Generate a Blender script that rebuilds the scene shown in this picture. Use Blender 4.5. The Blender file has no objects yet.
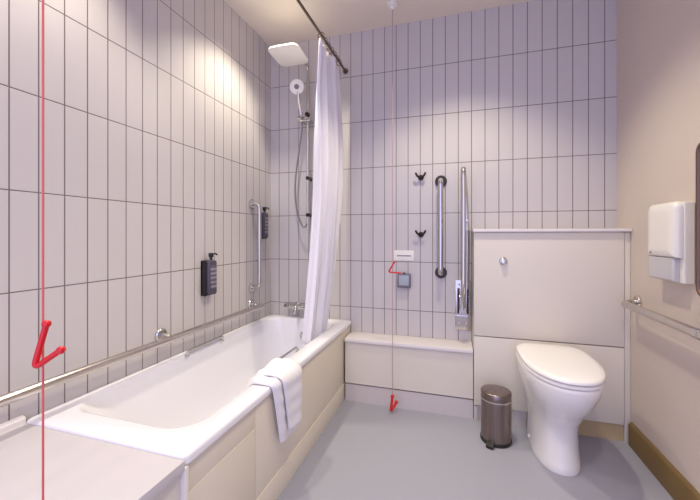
import bpy, bmesh, math, random
from math import sin, cos, pi, radians
from mathutils import Vector, Matrix
random.seed(4)
scene = bpy.context.scene
COL = scene.collection

# ------------------------------------------------------------------ camera numbers (eye 1.015 m above the floor)
EYE = 1.015; FPX = 344.394; YAW = 0.2964; HOR = 234.755
s_, c_ = sin(YAW), cos(YAW)
XL, XR, YB, ZC = -1.241, 0.817, 2.154, 2.333
def ray(px, py):
    u = (px-350)/FPX; v = -(py-HOR)/FPX
    return Vector((-s_+c_*u, c_+s_*u, v))
def onX(px, py, X): r = ray(px, py); return r*(X/r.x)+Vector((0, 0, EYE))
def onY(px, py, Y): r = ray(px, py); return r*(Y/r.y)+Vector((0, 0, EYE))
def atD(px, py, d): return ray(px, py)*d+Vector((0, 0, EYE))

# ------------------------------------------------------------------ materials
def lin(c):
    return tuple(((v/255)/12.92 if v/255 <= .04045 else ((v/255+.055)/1.055)**2.4) for v in c)+(1,)
def mat(name, rgb, rough=.5, metal=0, var=.04, scale=30, bump=0, bscale=200, coat=0, trans=0, sss=0, alpha=1, stretch=None):
    m = bpy.data.materials.new(name); m.use_nodes = True
    nt = m.node_tree; N = nt.nodes; L = nt.links
    b = N['Principled BSDF']
    tc = N.new('ShaderNodeTexCoord'); nz = N.new('ShaderNodeTexNoise'); nz.inputs['Scale'].default_value = scale
    src = tc.outputs['Object']
    if stretch:
        mp = N.new('ShaderNodeMapping'); mp.inputs['Scale'].default_value = stretch
        L.new(src, mp.inputs['Vector']); src = mp.outputs['Vector']
    L.new(src, nz.inputs['Vector'])
    mx = N.new('ShaderNodeMix'); mx.data_type = 'RGBA'
    base = lin(rgb)
    mx.inputs['A'].default_value = tuple(v*(1-var) for v in base[:3])+(1,)
    mx.inputs['B'].default_value = tuple(min(1, v*(1+var)) for v in base[:3])+(1,)
    L.new(nz.outputs['Fac'], mx.inputs['Factor']); L.new(mx.outputs['Result'], b.inputs['Base Color'])
    b.inputs['Roughness'].default_value = rough; b.inputs['Metallic'].default_value = metal
    b.inputs['Coat Weight'].default_value = coat; b.inputs['Transmission Weight'].default_value = trans
    b.inputs['Alpha'].default_value = alpha
    if sss: b.inputs['Subsurface Weight'].default_value = sss; b.inputs['Subsurface Radius'].default_value = (.01, .01, .01)
    if bump:
        n2 = N.new('ShaderNodeTexNoise'); n2.inputs['Scale'].default_value = bscale; L.new(src, n2.inputs['Vector'])
        bp = N.new('ShaderNodeBump'); bp.inputs['Strength'].default_value = bump; bp.inputs['Distance'].default_value = .002
        L.new(n2.outputs['Fac'], bp.inputs['Height']); L.new(bp.outputs['Normal'], b.inputs['Normal'])
    return m
def tile_mat(name, axis, off, zoff, col, grout, pitch=.0745, row=.3, gw=.0034):
    m = bpy.data.materials.new(name); m.use_nodes = True
    nt = m.node_tree; N = nt.nodes; L = nt.links; b = N['Principled BSDF']
    g = N.new('ShaderNodeNewGeometry'); sp = N.new('ShaderNodeSeparateXYZ'); L.new(g.outputs['Position'], sp.inputs[0])
    def M(op, a, bv=None):
        n = N.new('ShaderNodeMath'); n.operation = op
        for i, v in enumerate((a, bv)):
            if v is None: continue
            if isinstance(v, (int, float)): n.inputs[i].default_value = v
            else: L.new(v, n.inputs[i])
        return n.outputs[0]
    def cell(src, o, p):
        t = M('DIVIDE', M('SUBTRACT', src, o), p); fl = M('FLOOR', t); fr = M('SUBTRACT', t, fl)
        d = M('MULTIPLY', M('MINIMUM', fr, M('SUBTRACT', 1.0, fr)), p)   # distance to the nearest joint
        return fl, d
    fa, da = cell(sp.outputs[axis], off, pitch); fz, dz = cell(sp.outputs['Z'], zoff, row)
    d = M('MINIMUM', da, dz)
    mr = N.new('ShaderNodeMapRange'); mr.interpolation_type = 'SMOOTHSTEP'
    mr.inputs['From Min'].default_value = gw*.5-.0006; mr.inputs['From Max'].default_value = gw*.5+.0009
    L.new(d, mr.inputs['Value'])
    cb = N.new('ShaderNodeCombineXYZ'); L.new(fa, cb.inputs[0]); L.new(fz, cb.inputs[1])
    wn = N.new('ShaderNodeTexWhiteNoise'); wn.noise_dimensions = '3D'; L.new(cb.outputs[0], wn.inputs['Vector'])
    nz = N.new('ShaderNodeTexNoise'); nz.inputs['Scale'].default_value = 9; nz.inputs['Detail'].default_value = 3
    L.new(g.outputs['Position'], nz.inputs['Vector'])
    k = M('ADD', M('MULTIPLY', wn.outputs['Value'], .05), M('MULTIPLY', nz.outputs['Fac'], .05))
    mx = N.new('ShaderNodeMix'); mx.data_type = 'RGBA'
    base = lin(col); mx.inputs['A'].default_value = base; mx.inputs['B'].default_value = tuple(v*.62 for v in base[:3])+(1,)
    L.new(k, mx.inputs['Factor'])
    m2 = N.new('ShaderNodeMix'); m2.data_type = 'RGBA'; m2.inputs['A'].default_value = lin(grout)
    L.new(mx.outputs['Result'], m2.inputs['B']); L.new(mr.outputs['Result'], m2.inputs['Factor'])
    L.new(m2.outputs['Result'], b.inputs['Base Color'])
    b.inputs['Roughness'].default_value = .38
    bp = N.new('ShaderNodeBump'); bp.inputs['Distance'].default_value = .0015; bp.inputs['Strength'].default_value = .6
    L.new(mr.outputs['Result'], bp.inputs['Height']); L.new(bp.outputs['Normal'], b.inputs['Normal'])
    return m
TILE = (202, 196, 194); GROUT = (112, 100, 100)
Mt = dict(
    tileL=tile_mat('wall tiles side', 'Y', .6685, .2456, TILE, GROUT),
    tileB=tile_mat('wall tiles back', 'X', -.2801, .2456, TILE, GROUT),
    paint=mat('warm white wall paint', (209, 195, 184), .6, var=.02, scale=3, bump=.05),
    ceil=mat('ceiling paint', (234, 222, 208), .8, var=.02, scale=3),
    floor=mat('speckled safety vinyl', (164, 164, 174), .5, var=.06, scale=260, bump=.1, bscale=300),
    skirt=mat('brown vinyl skirting', (122, 98, 58), .5, var=.08, scale=12),
    acrylic=mat('white bath acrylic', (238, 236, 240), .12, var=.005, coat=.3),
    panel=mat('cream bath panel', (231, 221, 200), .4, var=.02, scale=6),
    plat=mat('pale grey laminate', (205, 200, 203), .45, var=.05, scale=14, stretch=(1, .12, 1)),
    lam=mat('off white laminate', (222, 214, 200), .42, var=.015, scale=5),
    lamtop=mat('white worktop', (232, 226, 222), .4, var=.01),
    kick=mat('tan kickboard', (194, 170, 128), .5, var=.05, scale=14),
    kickw=mat('pale kickboard', (206, 198, 194), .5, var=.02),
    ceramic=mat('white ceramic', (240, 236, 232), .1, var=.006, coat=.4),
    seat=mat('white toilet seat plastic', (240, 236, 232), .22, var=.006),
    chrome=mat('polished chrome', (205, 203, 200), .14, 1, var=.03),
    steel=mat('satin steel', (206, 199, 193), .2, 1, var=.05, scale=60),
    brush=mat('brushed brownish steel', (142, 128, 123), .3, 1, var=.3, scale=60, stretch=(1, 1, .04)),
    dark=mat('dark metal', (62, 54, 52), .35, .7, var=.05),
    bronze=mat('dull bronze frame', (112, 88, 74), .4, .7, var=.06),
    railm=mat('curtain rail metal', (120, 102, 88), .3, .9, var=.08),  # brown tone puts reflections on the rail into its base colour
    black=mat('black plastic', (26, 24, 26), .4, var=.05),
    bottle=mat('dark violet grey bottle', (76, 69, 82), .3, var=.06),
    label=mat('pale print', (150, 142, 152), .5),
    red=mat('red plastic', (214, 24, 30), .35, var=.03),
    redcord=mat('red pull cord', (216, 104, 98), .7, var=.08, scale=300),
    cord=mat('pinkish pull cord', (186, 158, 156), .7, var=.06, scale=300),
    white=mat('white plastic', (236, 231, 222), .3, var=.01),
    grey=mat('grey plastic', (118, 112, 124), .4, var=.03),
    screen=mat('pale grey blue face', (164, 172, 184), .35, var=.03),
    terry=mat('white terry cotton', (240, 236, 236), .95, var=.03, scale=160, bump=.8, bscale=420),
    curtain=mat('white curtain cloth', (240, 236, 240), .8, var=.01, scale=40, bump=.15, bscale=500),
    plastic_clear=mat('frosted clear plastic', (232, 228, 230), .3, var=.01, trans=.35),
    paper=mat('white tissue', (240, 238, 236), .9, var=.02),
    hose=mat('grey metal hose', (150, 145, 145), .3, .8, var=.12, scale=500),
)
def print_mat():
    m = mat('printed bottle label', (96, 86, 106), .4); nt = m.node_tree; N = nt.nodes; L = nt.links
    tc = N.new('ShaderNodeTexCoord'); wv = N.new('ShaderNodeTexWave'); wv.wave_type = 'BANDS'; wv.bands_direction = 'Z'
    wv.inputs['Scale'].default_value = 14; wv.inputs['Distortion'].default_value = 1.2; wv.inputs['Detail Scale'].default_value = 3
    L.new(tc.outputs['Object'], wv.inputs['Vector'])
    mx = N.new('ShaderNodeMix'); mx.data_type = 'RGBA'; mx.inputs['A'].default_value = lin((80, 73, 86)); mx.inputs['B'].default_value = lin((146, 138, 152))
    L.new(wv.outputs['Fac'], mx.inputs['Factor']); L.new(mx.outputs['Result'], N['Principled BSDF'].inputs['Base Color'])
    return m
Mt['printed'] = print_mat()
mm = bpy.data.materials.new('mirror glass'); mm.use_nodes = True
mb = mm.node_tree.nodes['Principled BSDF']; mb.inputs['Metallic'].default_value = 1; mb.inputs['Roughness'].default_value = .03
mb.inputs['Base Color'].default_value = (.82, .82, .82, 1); Mt['mirror'] = mm
em = bpy.data.materials.new('lit lamp lens'); em.use_nodes = True
eb = em.node_tree.nodes['Principled BSDF']; eb.inputs['Emission Color'].default_value = (1, .9, .75, 1); eb.inputs['Emission Strength'].default_value = 6
Mt['lens'] = em

# ------------------------------------------------------------------ mesh builder (world coordinates)
def catmull(pts, n):
    P = [Vector(p) for p in pts]; out = []
    for i in range(len(P)-1):
        p0 = P[i-1] if i else P[0]*2-P[1]; p1, p2 = P[i], P[i+1]; p3 = P[i+2] if i+2 < len(P) else P[-1]*2-P[-2]
        for k in range(n):
            t = k/n
            out.append(.5*((2*p1)+(p2-p0)*t+(2*p0-5*p1+4*p2-p3)*t*t+(3*p1-p0-3*p2+p3)*t**3))
    return out+[P[-1]]
def fillet(pts, r, n=6):
    P = [Vector(p) for p in pts]; out = [P[0]]
    for i in range(1, len(P)-1):
        a = (P[i-1]-P[i]); b = (P[i+1]-P[i]); rr = min(r, a.length*.49, b.length*.49)
        A = P[i]+a.normalized()*rr; B = P[i]+b.normalized()*rr
        for k in range(n+1):
            t = k/n; out.append(A*(1-t)**2+P[i]*2*t*(1-t)+B*t*t)
    return out+[P[-1]]
class MB:
    def __init__(self): self.v = []; self.f = []
    def add(self, bm):
        o = len(self.v); bm.verts.index_update()
        self.v += [v.co.copy() for v in bm.verts]; self.f += [[o+v.index for v in f.verts] for f in bm.faces]; bm.free(); return self
    def box(self, x0, x1, y0, y1, z0, z1, bev=0, seg=2):
        bm = bmesh.new(); bmesh.ops.create_cube(bm, size=1)
        for v in bm.verts: v.co = Vector(((x0+x1)/2+v.co.x*(x1-x0), (y0+y1)/2+v.co.y*(y1-y0), (z0+z1)/2+v.co.z*(z1-z0)))
        if bev: bmesh.ops.bevel(bm, geom=list(bm.edges), offset=bev, segments=seg, profile=.6, affect='EDGES')
        return self.add(bm)
    def loft(self, rings, cap0=True, cap1=True):
        o = len(self.v); n = len(rings[0])
        for r in rings: self.v += [Vector(p) for p in r]
        for i in range(len(rings)-1):
            for k in range(n):
                a = o+i*n+k; b = o+i*n+(k+1) % n
                self.f.append([a, b, b+n, a+n])
        if cap0: self.f.append([o+k for k in range(n)][::-1])
        if cap1: self.f.append([o+(len(rings)-1)*n+k for k in range(n)])
        return self
    def tube(self, pts, r, seg=14, cap=True, closed=False):
        P = [Vector(p) for p in pts]; n = len(P)
        R = r if isinstance(r, (list, tuple)) else [r]*n
        T = []
        for i in range(n):
            if closed: t = P[(i+1) % n]-P[i-1]
            else: t = P[min(i+1, n-1)]-P[max(i-1, 0)]
            T.append(t.normalized())
        u = T[0].orthogonal().normalized(); rings = []
        for i in range(n):
            u = (u-T[i]*u.dot(T[i])).normalized(); w = T[i].cross(u)
            rings.append([P[i]+(u*cos(2*pi*k/seg)+w*sin(2*pi*k/seg))*R[i] for k in range(seg)])
        if closed: rings.append(rings[0]); return self.loft(rings, False, False)
        return self.loft(rings, cap, cap)
    def cyl(self, a, b, r, seg=20, bev=0):
        a, b = Vector(a), Vector(b); d = (b-a).normalized()
        if not bev: return self.tube([a, b], r, seg)
        return self.tube([a, a+d*1e-5, a+d*bev, b-d*bev, b-d*1e-5, b], [r-bev, r-bev, r, r, r-bev, r-bev], seg)
    def lathe(self, prof, c, axis=(0, 0, 1), seg=32):
        c = Vector(c); a = Vector(axis).normalized(); u = a.orthogonal().normalized(); w = a.cross(u)
        return self.loft([[c+a*h+(u*cos(2*pi*k/seg)+w*sin(2*pi*k/seg))*max(r, 1e-4) for k in range(seg)] for r, h in prof])
    def prism(self, outline, d0, d1, bev=0):     # outline: 3D points of one face, extruded along (d1-d0)
        d0, d1 = Vector(d0), Vector(d1)
        return self.loft([[Vector(p)+d0 for p in outline], [Vector(p)+d1 for p in outline]])
    def grid(self, rows):
        o = len(self.v); n = len(rows[0])
        for r in rows: self.v += [Vector(p) for p in r]
        for i in range(len(rows)-1):
            for k in range(n-1): a = o+i*n+k; self.f.append([a, a+1, a+n+1, a+n])
        return self
    def build(self, name, m, parent=None, origin=None, smooth=True, angle=38):
        if parent is not None:
            r = parent
            while r.parent: r = r.parent
            org = Vector(r.location)
        elif origin is not None: org = Vector(origin)
        else:
            lo = [min(v[i] for v in self.v) for i in range(3)]; hi = [max(v[i] for v in self.v) for i in range(3)]
            org = Vector(((lo[0]+hi[0])/2, (lo[1]+hi[1])/2, lo[2]))
        me = bpy.data.meshes.new(name); me.from_pydata([v-org for v in self.v], [], self.f); me.update()
        bm = bmesh.new(); bm.from_mesh(me); bmesh.ops.recalc_face_normals(bm, faces=bm.faces); bm.to_mesh(me); bm.free()
        if smooth: me.shade_smooth(); me.set_sharp_from_angle(angle=radians(angle))
        me.materials.append(Mt[m])
        o = bpy.data.objects.new(name, me); COL.objects.link(o)
        if parent is not None: o.parent = parent
        else: o.location = org
        return o
def tag(o, label, cat, group=None):
    o['label'] = label; o['category'] = cat
    if group: o['group'] = group
    return o
def thing(name, label, cat, loc, group=None):
    o = bpy.data.objects.new(name, None); COL.objects.link(o); o.location = loc; o.empty_display_size = .05
    return tag(o, label, cat, group)
def struct(name, mbd, m, parent=None):
    o = mbd.build(name, m, parent, origin=None if parent else (0, 0, 0))
    if parent is None: o['kind'] = 'structure'
    return o
def rrect(x0, x1, y0, y1, r, z, n=8):
    out = []
    for cx, cy, a in ((x1-r, y1-r, 0), (x0+r, y1-r, 90), (x0+r, y0+r, 180), (x1-r, y0+r, 270)):
        for k in range(n+1):
            t = radians(a+90*k/n); out.append(Vector((cx+r*cos(t), cy+r*sin(t), z)))
    return out

# ------------------------------------------------------------------ the room
YF = -.75
struct('floor', MB().box(XL-.1, XR+.1, YF, YB+.1, -.1, 0), 'floor')
struct('ceiling', MB().box(XL-.1, XR+.1, YF, YB+.1, ZC, ZC+.1), 'ceil')
struct('wall_left', MB().box(XL-.1, XL, YF, YB+.1, 0, ZC), 'tileL')
struct('wall_back', MB().box(XL, XR+.1, YB, YB+.1, 0, ZC), 'tileB')
struct('wall_right', MB().box(XR, XR+.1, YF, YB, 0, ZC), 'paint')
sk = MB().loft([[(XR, y, 0), (XR-.016, y, 0), (XR-.016, y, .098), (XR-.010, y, .108), (XR, y, .112)] for y in (YF, 1.985)])
struct('baseboard_right', sk, 'skirt')

# ------------------------------------------------------------------ bath
bt = thing('bathtub', 'white acrylic bathtub along the tiled left wall', 'bathtub', (-.943, 1.427, 0))
o0, o1, p0, p1 = XL+.001, -.645, .70, YB-.002
def ins(d, z, r=.02): return rrect(o0+d, o1-d, p0+d, p1-d, r, z)
tub = MB().loft([ins(.016, .434), ins(0, .436), ins(0, .452), ins(.003, .458), ins(.009, .460),
    rrect(-1.206, -.716, .785, 2.085, .10, .460), rrect(-1.200, -.722, .793, 2.079, .10, .457), rrect(-1.196, -.727, .800, 2.074, .10, .445),
    rrect(-1.185, -.737, .86, 2.066, .11, .36), rrect(-1.172, -.749, .95, 2.058, .12, .24), rrect(-1.158, -.764, 1.03, 2.048, .13, .16),
    rrect(-1.135, -.785, 1.08, 2.03, .14, .115), rrect(-1.09, -.83, 1.14, 1.98, .12, .098), rrect(-1.0, -.9, 1.5, 1.7, .04, .094)], False, True)
tub.build('tub_shell', 'acrylic', bt, angle=60)
def tub_handle(x, ya, yb, dx):
    g = MB(); g.tube(fillet([(x-dx, ya, .452), (x, ya, .474), (x, yb, .474), (x-dx, yb, .452)], .016, 5), .0065, 12)
    h = g.build('grab_handle', 'chrome', bt)
    for y in (ya, yb): MB().lathe([(.012, 0), (.012, .004), (.009, .007)], (x-dx, y, .449), seg=18).build('handle_rosette', 'chrome', h)
tub_handle(-1.186, 1.31, 1.56, .008)
tub_handle(-.730, 1.29, 1.51, -.008)
MB().lathe([(.028, 0), (.028, .005), (.02, .009), (.001, .010)], (-.945, 2.064, .355), (0, -1, .12), 24).build('overflow_cover', 'chrome', bt)
MB().lathe([(.032, 0), (.032, .003), (.022, .006), (.001, .005)], (-.945, 1.75, .0945), seg=24).build('plug_hole', 'chrome', bt)

sp = MB().box(-.668, -.658, .712, 2.15, .1, .433).build('side_panel', 'panel', bt)
sp['label'] = 'cream moulded side panel'
MB().box(-.668, -.655, 1.036, 2.15, .105, .432, .001).build('long_board', 'panel', sp)
MB().box(-.668, -.655, .714, 1.033, .105, .352, .001).build('access_hatch', 'panel', sp)
MB().box(-.668, -.656, .714, 1.033, .356, .432, .0008).build('top_rail', 'panel', sp)
MB().box(-.668, -.652, .712, 2.15, 0, .101, .0015).build('plinth', 'panel', sp)
MB().box(-.66, -.643, .699, .713, 0, .433, .003).build('corner_post', 'white', sp)

pl = thing('transfer_platform', 'pale grey boxed transfer platform at the near end of the bathtub', 'platform', (-.94, .2, 0))
MB().box(XL+.001, -.642, -.45, .6985, .428, .4545, .002).build('platform_top', 'plat', pl)
MB().box(-.668, -.656, -.45, .6985, 0, .428).build('front_panel', 'lam', pl)
MB().loft([[(XL+.001, y, .4545), (XL+.019, y, .4545), (XL+.019, y, .469), (XL+.015, y, .474), (XL+.001, y, .475)] for y in (-.45, .6985)]).build('wall_upstand', 'lamtop', pl)

# low boxing at the back wall
lb = thing('low_boxing', 'low white boxed ledge along the back wall between bathtub and cistern unit', 'ledge', (-.27, 2.08, 0))
MB().box(-.644, .094, 1.993, YB-.001, .366, .386, .003).build('ledge_top', 'lamtop', lb)
MB().box(-.644, .094, 2.008, 2.024, .112, .366).build('front_panel', 'lam', lb)
MB().box(-.644, .094, 2.012, 2.028, 0, .104).build('kickboard', 'kickw', lb)

# cistern unit
cu = thing('cistern_unit', 'tall off-white boxed cistern unit behind the toilet', 'cabinet', (.45, 2.07, 0))
MB().box(.092, XR-.001, 1.982, YB-.001, 1.030, 1.046, .003).build('worktop', 'lamtop', cu)
MB().box(.0985, .789, 1.998, 2.016, .466, 1.028, .001).build('upper_panel', 'lam', cu)
MB().box(.0985, .789, 1.998, 2.016, .086, .461, .001).build('lower_panel', 'lam', cu)
MB().box(.0975, .115, 2.017, YB-.001, 0, 1.029).build('side_panel', 'lam', cu)
MB().box(.0975, .116, 2.0, 2.017, 0, .08).build('side_foot', 'kickw', cu)
MB().box(.792, XR-.001, 2.002, 2.02, .0, 1.028, .001).build('filler_strip', 'lam', cu)
MB().box(.1165, .36, 2.010, 2.026, 0, .08).build('kickboard', 'kickw', cu)
kb = MB().box(.361, .791, 2.012, 2.026, 0, .08).build('kickboard', 'kick', cu); kb['label'] = 'tan kickboard'
fb = thing('flush_button', 'small round chrome flush button high on the cistern unit', 'flush button', (.245, 1.998, .875))
MB().lathe([(.021, 0), (.021, .004), (.018, .008), (.015, .009)], (.245, 1.998, .875), (0, -1, 0), 28).build('escutcheon', 'chrome', fb)
MB().lathe([(.014, .0), (.014, .013), (.011, .016), (.001, .017)], (.245, 1.991, .875), (0, -1, 0), 24).build('push_button', 'chrome', fb)

# ------------------------------------------------------------------ toilet
TX = .442
def egg(cx, yb, yf, hw, z, n=40, split=.42, pw=4.2, dz=0):
    ym = yb+(yf-yb)*split; out = []
    for k in range(n):
        t = 2*pi*k/n; ct, st = cos(t), sin(t)
        e = 2/2.25 if ct > 0 else 2/pw
        x = hw*(abs(st)**e)*(1 if st > 0 else -1)
        y = ym+(yf-ym)*abs(ct)**(2/2.1) if ct > 0 else ym+(yb-ym)*abs(ct)**(2/pw)
        out.append(Vector((cx+x, y, z)))
    return out
to = thing('toilet', 'white ceramic toilet with closed lid standing against the cistern unit', 'toilet', (TX, 1.8, 0))
TB = 1.992
MB().loft([egg(TX, TB, 1.648, .098, .0), egg(TX, TB, 1.645, .100, .008), egg(TX, TB, 1.651, .096, .03), egg(TX, TB, 1.668, .093, .09), egg(TX, TB, 1.672, .093, .15),
    egg(TX, TB, 1.655, .099, .20), egg(TX, TB, 1.605, .117, .26), egg(TX, TB, 1.548, .133, .315), egg(TX, TB, 1.508, .147, .37), egg(TX, TB, 1.494, .152, .408),
    egg(TX, TB, 1.494, .152, .420), egg(TX, TB, 1.501, .146, .4245)]).build('pan', 'ceramic', to, angle=60)
MB().loft([egg(TX, 1.95, 1.498, .148, .4265), egg(TX, 1.952, 1.491, .153, .430), egg(TX, 1.952, 1.491, .153, .438), egg(TX, 1.95, 1.496, .149, .4415)]).build('seat', 'seat', to, angle=50)
MB().loft([egg(TX, 1.963, 1.494, .151, .4445), egg(TX, 1.965, 1.488, .155, .448), egg(TX, 1.965, 1.488, .155, .456), egg(TX, 1.962, 1.493, .151, .4605),
    egg(TX, 1.948, 1.518, .134, .4635), egg(TX, 1.90, 1.60, .07, .4650)]).build('lid', 'seat', to, angle=50)
for sx in (-.07, .07):
    MB().cyl((TX+sx-.02, 1.968, .442), (TX+sx+.02, 1.968, .442), .012, 16, .003).box(TX+sx-.012, TX+sx+.012, 1.955, 1.98, .4235, .442, .003).build('hinge', 'white', to)
for sx in (-1, 1):
    MB().lathe([(.011, 0), (.011, .004), (.007, .008), (.001, .009)], (TX+sx*.0945, 1.86, .035), (sx, 0, 0), 16).build('fixing_cap', 'white', to)

# ------------------------------------------------------------------ pedal bin
BX, BY, BR = .193, 1.842, .070
bn = thing('pedal_bin', 'small round brushed-steel pedal bin beside the toilet', 'bin', (BX, BY, 0))
MB().lathe([(BR+.001, 0), (BR+.003, .003), (BR+.003, .016), (BR, .018)], (BX, BY, 0), seg=40).build('base_ring', 'black', bn)
MB().lathe([(BR, .018), (BR, .205), (BR-.004, .2055)], (BX, BY, 0), seg=40).build('body', 'brush', bn)
MB().lathe([(BR-.002, .205), (BR+.002, .2055), (BR+.002, .2135), (BR-.002, .214)], (BX, BY, 0), seg=40).build('rim', 'steel', bn)
MB().lathe([(BR, .2145), (BR+.001, .241), (BR-.002, .2455), (BR-.006, .247), (BR*.6, .2495), (.001, .2505)], (BX, BY, 0), seg=40).build('lid', 'brush', bn)
pa = Vector((-.42, -1, 0)).normalized(); pq = Vector((pa.y*-1, pa.x, 0)); pc = Vector((BX, BY, 0))+pa*(BR-.004)
ped = []
for d, w, z0, z1 in ((0, .016, .010, .026), (.018, .017, .006, .020), (.034, .016, .004, .013)):
    q = pc+pa*d; ped.append([q+pq*w+Vector((0, 0, z0)), q-pq*w+Vector((0, 0, z0)), q-pq*w+Vector((0, 0, z1)), q+pq*w+Vector((0, 0, z1))])
MB().loft(ped).build('pedal', 'black', bn)

# ------------------------------------------------------------------ grab rails
def flange(g, p, n, r=.038, t=.012):
    g.lathe([(r, .0005), (r, t*.55), (r*.86, t), (r*.4, t)], p, n, 26)
# left wall, long horizontal rail
RZ = .563; RX = XL+.062
lr = thing('horizontal_grab_rail', 'long chrome grab rail running level above the bathtub on the left wall', 'grab rail', (XL, 1.0, RZ))
MB().cyl((RX, -.40, RZ), (RX, 1.945, RZ), .0155, 20, .003).build('rail_tube', 'steel', lr)
for y in (-.25, 1.205, 1.905):
    MB().tube(fillet([(XL+.004, y, RZ+.012), (XL+.035, y, RZ+.012), (RX, y+.002, RZ)], .015, 5), .010, 14).build('standoff', 'chrome', lr)
    g = MB(); flange(g, (XL, y, RZ+.012), (1, 0, 0), .030); g.build('wall_flange', 'chrome', lr)
# left wall, vertical rail near the corner
vr = thing('vertical_grab_rail', 'slim upright chrome grab rail on the left wall near the corner', 'grab rail', (XL, 1.915, .67))
VY = 1.915
MB().tube(fillet([(XL+.004, VY, 1.212), (XL+.058, VY, 1.204), (XL+.058, VY, .688), (XL+.004, VY, .680)], .028, 7), .0125, 16).build('rail_tube', 'chrome', vr)
for z in (1.212, .680):
    g = MB(); flange(g, (XL, VY, z), (1, 0, 0), .032); g.build('wall_flange', 'chrome', vr)
# back wall bar; dark reflections in its chrome flanges are put into their colour
bb = thing('vertical_grab_bar', 'upright chrome grab bar on the back wall, dark reflections coloured into its round flanges', 'grab rail', (-.082, YB, .78))
BBX = -.082
MB().tube(fillet([(BBX, YB-.004, 1.338), (BBX, YB-.06, 1.338), (BBX, YB-.06, .787), (BBX, YB-.004, .787)], .04, 8), .0155, 18).build('rail_tube', 'chrome', bb)
for z in (1.338, .787):
    g = MB(); flange(g, (BBX, YB, z), (0, -1, 0), .035, .014); g.build('wall_flange', 'dark', bb)
# right wall horizontal rail
rr = thing('horizontal_grab_rail', 'chrome grab rail fixed level on the plain right wall below the tissue dispenser', 'grab rail', (XR, 1.2, .70))
RRX = XR-.064
MB().cyl((RRX, .55, .694), (RRX, 1.90, .694), .0165, 20, .003).build('rail_tube', 'steel', rr)
for y in (.65, 1.925):
    MB().tube(fillet([(XR-.004, y, .702), (XR-.04, y, .702), (RRX, y-.04, .694)], .015, 5), .011, 14).build('standoff', 'chrome', rr)
    g = MB(); flange(g, (XR, y, .702), (-1, 0, 0), .031); g.build('wall_flange', 'steel', rr)
MB().cyl((RRX, 1.375, .694), (RRX, 1.412, .694), .0185, 20, .003).build('joint_sleeve', 'chrome', rr)
# drop-down rail folded up
dr = thing('drop_down_rail', 'hinged steel support rail folded up against the back wall beside the cistern unit', 'grab rail', (.044, YB, .45))
MB().box(.000, .088, YB-.010, YB-.0005, .450, .746, .004).build('wall_plate', 'steel', dr)
for x0 in (.012, .064):
    MB().box(x0, x0+.010, YB-.07, YB-.010, .56, .70, .003).build('hinge_cheek', 'dark', dr)
MB().cyl((.010, YB-.05, .655), (.078, YB-.05, .655), .009, 14, .002).build('hinge_pin', 'chrome', dr)
MB().tube(fillet([(.058, YB-.05, .58), (.062, YB-.05, .66), (.066, YB-.05, 1.00), (.058, YB-.05, 1.22), (.045, YB-.075, 1.385), (.044, YB-.155, 1.385), (.044, YB-.155, 1.20), (.044, YB-.145, .70), (.044, YB-.085, .60)], .05, 8), .0145, 16).build('rail_loop', 'chrome', dr)
MB().box(.035, .072, YB-.145, YB-.045, 1.085, 1.105, .004).build('cross_bar', 'steel', dr)
MB().box(.000, .088, YB-.014, YB-.010, .530, .538, .001).build('plate_ridge', 'chrome', dr)
for x, z in ((.022, .49), (.066, .49), (.022, .72), (.066, .72)):
    MB().lathe([(.006, 0), (.006, .002), (.002, .004)], (x, YB-.010, z), (0, -1, 0), 12).build('screw', 'chrome', dr)

# ------------------------------------------------------------------ hooks
for k, (z, lab) in enumerate(((1.372, 'upper dark double coat hook on the back wall'), (1.022, 'lower dark double coat hook on the back wall, up and right of the white sign'))):
    hk = thing('coat_hook', lab, 'hook', (-.201, YB, z), 'coat hooks on the back wall')
    MB().lathe([(.017, .0005), (.017, .006), (.013, .010), (.001, .011)], (-.201, YB, z-.006), (0, -1, 0), 20).build('base_plate', 'dark', hk)
    for sx in (-1, 1):
        MB().tube(catmull([(-.201, YB-.006, z-.008), (-.201+sx*.010, YB-.024, z-.006), (-.201+sx*.022, YB-.032, z+.004), (-.201+sx*.030, YB-.034, z+.020)], 5), [.0065]*12+[.0062, .006, .0058, .0055], 10).build('prong', 'dark', hk)

# sign and reset unit
sg = thing('sign', 'small white sign plate on the tiles above the grey call unit', 'sign', (-.312, YB, .852))
MB().box(-.368, -.244, YB-.004, YB-.0003, .853, .918, .0015).build('plate', 'white', sg)
MB().box(-.350, -.262, YB-.0047, YB-.0038, .880, .888).build('printed_line', 'label', sg)
ru = thing('call_reset_unit', 'small grey wall unit with a pale face below the white sign', 'call unit', (-.302, YB, .685))
MB().box(-.343, -.262, YB-.030, YB-.0004, .687, .775, .006, 3).build('casing', 'grey', ru)
MB().box(-.333, -.272, YB-.034, YB-.029, .703, .765, .003).build('face', 'screen', ru)
MB().box(-.31, -.294, YB-.028, YB-.01, .775, .781, .001).build('top_lug', 'dark', ru)

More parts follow.
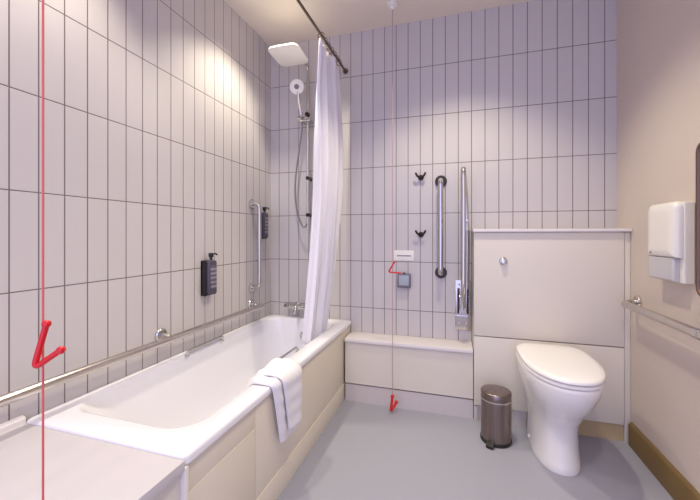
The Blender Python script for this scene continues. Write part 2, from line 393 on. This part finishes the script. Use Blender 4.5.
# ------------------------------------------------------------------ emergency pull cords
def bangle(root, A, B, C, r, m='red'):
    g = MB(); A, B, C = Vector(A), Vector(B), Vector(C)
    g.tube(fillet([A, B, C], r*3.2, 6), r, 12)
    for p in (A, C): g.lathe([(r*.3, -r*1.3), (r*1.1, -r*.9), (r*1.45, 0), (r*1.1, r*.9), (r*.3, r*1.3)], p, (0.2, -1, .1), 14)
    return g.build('pull_triangle', m, root)
CX, CY = -.3405, 1.944
fc = thing('emergency_cord', 'pale pull cord with small red triangles hanging from ceiling to floor', 'pull cord', (CX, CY, .02))
MB().lathe([(.030, -.0004), (.030, -.012), (.026, -.022), (.012, -.026), (.007, -.036)], (CX, CY, ZC), seg=28).build('ceiling_switch', 'white', fc)
MB().tube([(CX, CY, ZC-.034), (CX, CY, .10)], .0022, 8).build('cord', 'cord', fc)
bangle(fc, (CX+.012, CY-.01, .860), (CX-.022, CY-.01, .803), (CX+.042, CY-.008, .800), .0042)
bangle(fc, (CX, CY-.004, .098), (CX-.008, CY-.016, .012), (CX+.018, CY+.02, .055), .0075)
ND = .5
nA, nB, nC = atD(46.5, 324, ND), atD(33.5, 369, ND), atD(61, 350, ND)
nq = atD(43, 300, ND+.006)
nc = thing('emergency_cord', 'bright red emergency pull cord with large triangle in the left foreground', 'pull cord', (nq.x, nq.y, .1))
MB().lathe([(.030, -.0004), (.030, -.012), (.026, -.022), (.012, -.026), (.007, -.036)], (nq.x, nq.y, ZC), seg=28).build('ceiling_switch', 'white', nc)
MB().tube([(nq.x, nq.y, ZC-.034), (nq.x, nq.y, .17)], .0015, 10).build('cord', 'redcord', nc)
bangle(nc, nA, nB, nC, .0042)
bangle(nc, (nq.x, nq.y, .17), (nq.x-.02, nq.y-.005, .10), (nq.x+.03, nq.y+.003, .12), .0042)

# ------------------------------------------------------------------ shower
SX, SY = -.934, YB-.050
sh = thing('shower_riser', 'chrome shower riser with wide overhead rain head above the tap end of the bathtub', 'shower', (SX, YB, 1.06))
MB().tube(fillet([(SX, SY, 1.055), (SX, SY, 2.135), (SX-.006, 1.885, 2.150), (SX-.006, 1.885, 2.105)], .05, 8), .0095, 14).build('riser_pipe', 'chrome', sh)
for z in (1.146, 1.39):
    MB().cyl((SX, YB-.0005, z), (SX, SY-.012, z), .013, 16, .003).build('wall_bracket', 'dark', sh)
HC = Vector((-.955, 1.868, 2.090)); tilt = Matrix.Rotation(radians(-6), 3, 'X')
def headring(d, z): return [HC+tilt @ (Vector((p.x, p.y, z))) for p in rrect(-.098+d, .098-d, -.098+d, .098-d, .04, 0, 6)]
MB().loft([headring(.006, -.006), headring(0, -.003), headring(0, .004), headring(.008, .009), headring(.06, .014)]).build('rain_head', 'white', sh)
MB().lathe([(.020, 0), (.020, .02), (.012, .03)], HC+tilt @ Vector((.005, .015, .008)), (0, 0, 1), 20).build('head_joint', 'chrome', sh)
MB().cyl((SX-.075, SY-.004, 1.788), (SX+.02, SY-.004, 1.788), .013, 16, .004).build('slider', 'chrome', sh)
MB().cyl((SX+.012, SY-.022, 1.80), (SX+.012, SY-.05, 1.80), .014, 16, .003).build('slider_knob', 'dark', sh)
MB().box(SX-.04, SX+.035, SY-.05, SY+.015, 1.752, 1.768, .005).build('soap_tray', 'chrome', sh)
hs = thing('hand_shower', 'round white hand shower with curved metal hose hanging on the riser', 'hand shower', (SX-.03, SY-.03, 1.07))
hp = onY(297, 87, YB-.12)
hb = Vector((SX-.035, SY-.03, 1.80))
MB().lathe([(.030, .010), (.046, .004), (.048, -.004), (.042, -.010), (.001, -.011)], hp, Vector((-.25, 1, .25)), 32).build('spray_head', 'white', hs)
MB().lathe([(.016, .0), (.016, .004), (.009, .006)], hp+Vector((.25, -1, -.25)).normalized()*.010, Vector((.25, -1, -.25)), 20).build('spray_nozzles', 'grey', hs)
MB().tube(catmull([hp+Vector((.006, .006, -.03)), hp.lerp(hb, .5)+Vector((0, -.004, 0)), hb], 6), .0095, 14).build('handle', 'steel', hs)
hz = [hb+Vector((0, 0, -.002))]+[onY(x, y, YB-.06) for x, y in ((302, 128), (300, 145), (297, 165), (295, 188), (296.5, 208), (300, 221), (304, 227), (307.5, 224))]
MB().tube(catmull(hz, 6), .0058, 10).build('hose', 'hose', hs)
MX = -.985; MZ = .533
mx = thing('bath_mixer', 'chrome bath mixer tap on the back wall at the tap end of the bathtub', 'tap', (MX, YB, MZ-.03))
MB().cyl((MX-.085, YB-.055, MZ), (MX+.085, YB-.055, MZ), .020, 20, .004).build('mixer_body', 'chrome', mx)
for sx in (-1, 1):
    MB().cyl((MX+sx*.05, YB-.0005, MZ), (MX+sx*.05, YB-.055, MZ), .012, 16).lathe([(.024, .0005), (.022, .008), (.013, .012)], (MX+sx*.05, YB, MZ), (0, -1, 0), 20).build('wall_union', 'chrome', mx)
    MB().lathe([(.014, 0), (.021, .004), (.022, .028), (.018, .034), (.001, .036)], (MX+sx*.082, YB-.055, MZ), (sx, 0, 0), 22).build('tap_handle', 'chrome', mx)
MB().tube(catmull([(MX, YB-.055, MZ), (MX, YB-.085, MZ+.018), (MX, YB-.125, MZ+.012), (MX, YB-.145, MZ-.022)], 6), .0115, 14).build('spout', 'chrome', mx)

# ------------------------------------------------------------------ shower curtain and its rail
RCX, RCZ = -.688, 2.088
cr = thing('curtain_rail', 'slim dark metal curtain rail under the ceiling above the bathtub edge', 'curtain rail', (RCX, 1.4, RCZ))
MB().cyl((RCX, .72, RCZ), (RCX, YB-.001, RCZ), .0072, 14).build('pole', 'railm', cr)
g = MB(); flange(g, (RCX, YB, RCZ), (0, -1, 0), .018, .014); g.build('end_flange', 'railm', cr)
MB().cyl((RCX, .74, RCZ), (RCX, .74, ZC-.001), .008, 12).build('ceiling_support', 'railm', cr)
cu_ = thing('shower_curtain', 'white shower curtain gathered on its rail at the tap end of the bathtub', 'curtain', (-.72, 1.87, .40))
NS, NZ = 90, 46
rows = []
for j in range(NZ+1):
    v = j/NZ; z = 2.062-v*(2.062-.405)
    low = max(0, v-.42)/.58
    drift = -.012-.012*v-.062*low**1.6
    pull = 1-.10*v
    row = []
    for i in range(NS+1):
        t = i/NS
        y = 1.705+(2.030-1.705)*t*(1-.15*low*low)
        amp = (.016+.024*min(1, v*3.0))*(1-.25*low)
        ph = t*2*pi*5.0
        x = RCX+drift+amp*sin(ph+.5+.35*sin(v*5))+.010*sin(ph*.41+2*v)
        x -= (.030*math.exp(-(t/.10)**2))*min(1, v*6)*(1-.5*low)
        y += .008*sin(ph*2+1)*min(1, v*4)
        row.append(Vector((x, y, z-.004*sin(ph+.5)*(v < .02))))
    rows.append(row)
cl = MB().grid(rows).build('curtain_cloth', 'curtain', cu_, angle=80)
sol = cl.modifiers.new('thick', 'SOLIDIFY'); sol.thickness = .0016; sol.offset = 0
hm = MB()
hm.tube([r+Vector((0, 0, .0)) for r in rows[-1]], .0030, 6); hm.build('hem', 'curtain', cu_)
for i in range(7):
    y = 1.72+i*.050
    ring = [Vector((RCX+.017*sin(2*pi*k/20), y, RCZ-.006+.018*cos(2*pi*k/20))) for k in range(20)]
    MB().tube(ring, .0022, 8, closed=True).build('curtain_ring', 'railm', cu_)

# ------------------------------------------------------------------ soap dispensers
def dispenser(y, z0, lab, wy, hz, first=None):
    d = thing('soap_dispenser', lab, 'soap dispenser', (XL, y, z0), 'wall soap dispensers over the bathtub')
    x0 = XL+.0004
    MB().box(x0, x0+.012, y-wy*.58, y+wy*.58, z0-.012, z0+hz*.98, .003).box(x0, x0+.030, y-wy*.58, y-wy*.5, z0-.012, z0+hz*.96, .002).box(x0, x0+.030, y-wy*.58, y+wy*.58, z0-.012, z0-.006, .002).build('wall_bracket', 'black', d)
    xc = x0+.031; hx = .017; hy = wy*.46
    def rg(k, z): return rrect(xc-hx*k, xc+hx*k, y-hy*k, y+hy*k, .012*k, z, 5)
    MB().loft([rg(.93, z0-.005), rg(1, z0), rg(1, z0+hz*.90), rg(.9, z0+hz*.955), rg(.5, z0+hz*.985), rg(.30, z0+hz)]).build('bottle', 'bottle', d)
    xf = xc+hx
    MB().box(xf-.0008, xf+.0005, y-hy*.72, y+hy*.72, z0+hz*.14, z0+hz*.82, .0002).build('front_label', 'printed', d)
    zt = z0+hz
    MB().cyl((xc, y, zt-.002), (xc, y, zt+.012), .007, 14).cyl((xc, y, zt+.012), (xc, y, zt+.034), .0125, 16, .003).tube(fillet([(xc, y, zt+.028), (xc+.012, y+.022, zt+.030), (xc+.014, y+.030, zt+.022)], .006, 4), .0042, 10).build('pump', 'black', d)
    return d
dispenser(1.496, .715, 'dark soap dispenser on the left wall over the middle of the bathtub', .068, .172)
dispenser(2.020, 1.000, 'dark soap dispenser high on the left wall beside the upright rail in the corner', .058, .165)

# ------------------------------------------------------------------ towel over the bath edge
NY, NP = 26, 44
prof = fillet([(-.800, .405), (-.742, .455), (-.722, .470), (-.650, .472), (-.632, .462), (-.628, .35), (-.628, .222)], .02, 5) if False else None
def towel_layer(path, ya, yb, yab, ybb, thick, bulge, seed):
    P = catmull([(p[0], 0, p[1]) for p in path], 8); L = [0]
    for i in range(1, len(P)): L.append(L[-1]+(P[i]-P[i-1]).length)
    g = MB(); rings = []
    for i, p in enumerate(P):
        t = L[i]/L[-1]; tn = (P[min(i+1, len(P)-1)]-P[max(i-1, 0)]).normalized(); nn = Vector((-tn.z, 0, tn.x))
        if nn.x < 0 and tn.z < -.5: nn = -nn
        if nn.z < 0 and abs(tn.z) <= .5: nn = -nn
        y0 = ya+(yab-ya)*max(0, t-.35)/.65; y1 = yb+(ybb-yb)*max(0, t-.35)/.65
        up, dn = [], []
        for k in range(13):
            w = k/12; e = min(1, 4.5*min(w, 1-w)+.25)
            wv = bulge*sin(w*pi*2.2+seed+t*2)+.002*sin(t*38+seed)
            up.append(Vector((p.x, y0+(y1-y0)*w, p.z))+nn*(thick*e+wv*e)); dn.append(Vector((p.x, y0+(y1-y0)*w, p.z))+nn*.001)
        rings.append(up+dn[::-1])
    return g.loft(rings)
tw = thing('towel', 'white folded terry towel hung over the bathtub edge', 'towel', (-.65, 1.22, .22))
towel_layer([(-.752, .418), (-.731, .447), (-.716, .461), (-.69, .4625), (-.660, .4620), (-.643, .457), (-.638, .43), (-.637, .34), (-.638, .225)], 1.115, 1.30, 1.175, 1.300, .016, .004, .4).build('inner_layer', 'terry', tw, angle=70)
towel_layer([(-.758, .437), (-.732, .465), (-.710, .480), (-.685, .4825), (-.650, .482), (-.624, .470), (-.617, .43), (-.617, .34), (-.618, .262)], 1.150, 1.318, 1.205, 1.318, .015, .004, 2.0).build('outer_layer', 'terry', tw, angle=70)

# ------------------------------------------------------------------ right wall: tissue dispenser and mirror
td = thing('tissue_dispenser', 'white tissue dispenser with frosted lower window on the right wall', 'dispenser', (XR, 1.62, .836))
def yz(y0, y1, z0, z1, r, x, rb=.004):
    out = []
    for cy, cz, a, r_ in ((y1-r, z1-r, 0, r), (y0+r, z1-r, 90, r), (y0+rb, z0+rb, 180, rb), (y1-rb, z0+rb, 270, rb)):
        for k in range(7):
            t = radians(a+15*k); out.append(Vector((x, cy+r_*cos(t), cz+r_*sin(t))))
    return out
MB().box(XR-.034, XR-.0005, 1.528, 1.722, .838, 1.134, .006, 3).build('back_body', 'white', td)
MB().loft([yz(1.530, 1.722, .930, 1.136, .022, XR-.034), yz(1.530, 1.722, .930, 1.136, .022, XR-.046), yz(1.535, 1.718, .932, 1.133, .024, XR-.055), yz(1.545, 1.708, .938, 1.124, .026, XR-.061), yz(1.57, 1.69, .96, 1.10, .03, XR-.063)]).build('front_cover', 'white', td)
MB().loft([yz(1.550, 1.720, .842, .929, .006, XR-.035), yz(1.550, 1.720, .842, .929, .006, XR-.050), yz(1.556, 1.714, .848, .929, .006, XR-.056)]).build('window', 'plastic_clear', td)
MB().lathe([(.004, 0), (.004, .002), (.001, .003)], (XR-.062, 1.685, .945), (-1, 0, 0), 12).build('lock', 'grey', td)
wm = thing('wall_mirror', 'bronze framed upright mirror on the right wall at the edge of the photo', 'mirror', (XR, 1.22, .808))
def mring(d, x, r=.035): return yz(1.03+d, 1.436-d, .808+d, 1.322-d, r-d, x, r-d)
MB().loft([mring(.004, XR-.0008), mring(.004, XR-.03), mring(0, XR-.034), mring(0, XR-.048), mring(.004, XR-.052), mring(.012, XR-.052), mring(.015, XR-.047), mring(.015, XR-.045)], True, False).build('frame', 'bronze', wm)
MB().loft([mring(.0148, XR-.044), mring(.0148, XR-.0465)]).build('glass', 'mirror', wm)

# ------------------------------------------------------------------ lamps
LAMPS = [(-.91, 1.64, 'over the tap end of the bathtub', 38, (1, .93, .74), 110), (-.92, .68, 'over the near end of the bathtub', 35, (1, .92, .74), 106),
         (.02, 1.52, 'over the floor beside the toilet', 46, (1, .92, .70), 112), (.15, .25, 'added as unseen fill over the middle of the open floor', 30, (1, .93, .76), 128)]  # last entry is an added, unseen lamp that brightens floor, toilet and panels
for x, y, where, pw, lc, sa in LAMPS:
    d = thing('downlight', 'round recessed ceiling downlight ' + where, 'light', (x, y, ZC-.012), 'ceiling downlights')
    MB().lathe([(.047, -.0003), (.047, -.004), (.040, -.008), (.034, -.006), (.034, -.0003)], (x, y, ZC), seg=32).build('trim_ring', 'white', d)
    MB().lathe([(.033, -.0003), (.033, -.003), (.02, -.0035), (.001, -.004)], (x, y, ZC), seg=28).build('lens', 'lens', d)
    l = bpy.data.lights.new('lamp', 'SPOT'); l.energy = pw; l.spot_size = radians(sa); l.spot_blend = .6; l.shadow_soft_size = .035
    l.color = lc
    lo = bpy.data.objects.new('lamp', l); COL.objects.link(lo); lo.location = (x, y, ZC-.02)

# light that comes in from the open side behind the camera
w = bpy.data.worlds.new('World'); scene.world = w; w.use_nodes = True
bg = w.node_tree.nodes['Background']; bg.inputs['Color'].default_value = (.67, .675, 1.13, 1); bg.inputs['Strength'].default_value = 1.8

# ------------------------------------------------------------------ camera
cam = bpy.data.cameras.new('camera'); co = bpy.data.objects.new('camera', cam); COL.objects.link(co)
cam.sensor_width = 36; cam.lens = FPX/700*36; cam.shift_y = -(250-HOR)/700; cam.clip_start = .02
co.location = (0, 0, EYE); co.rotation_euler = (pi/2, 0, YAW)
scene.camera = co
vs = scene.view_settings; vs.view_transform = 'Standard'; vs.look = 'None'; vs.exposure = .15; vs.gamma = 1; vs.use_curve_mapping = False
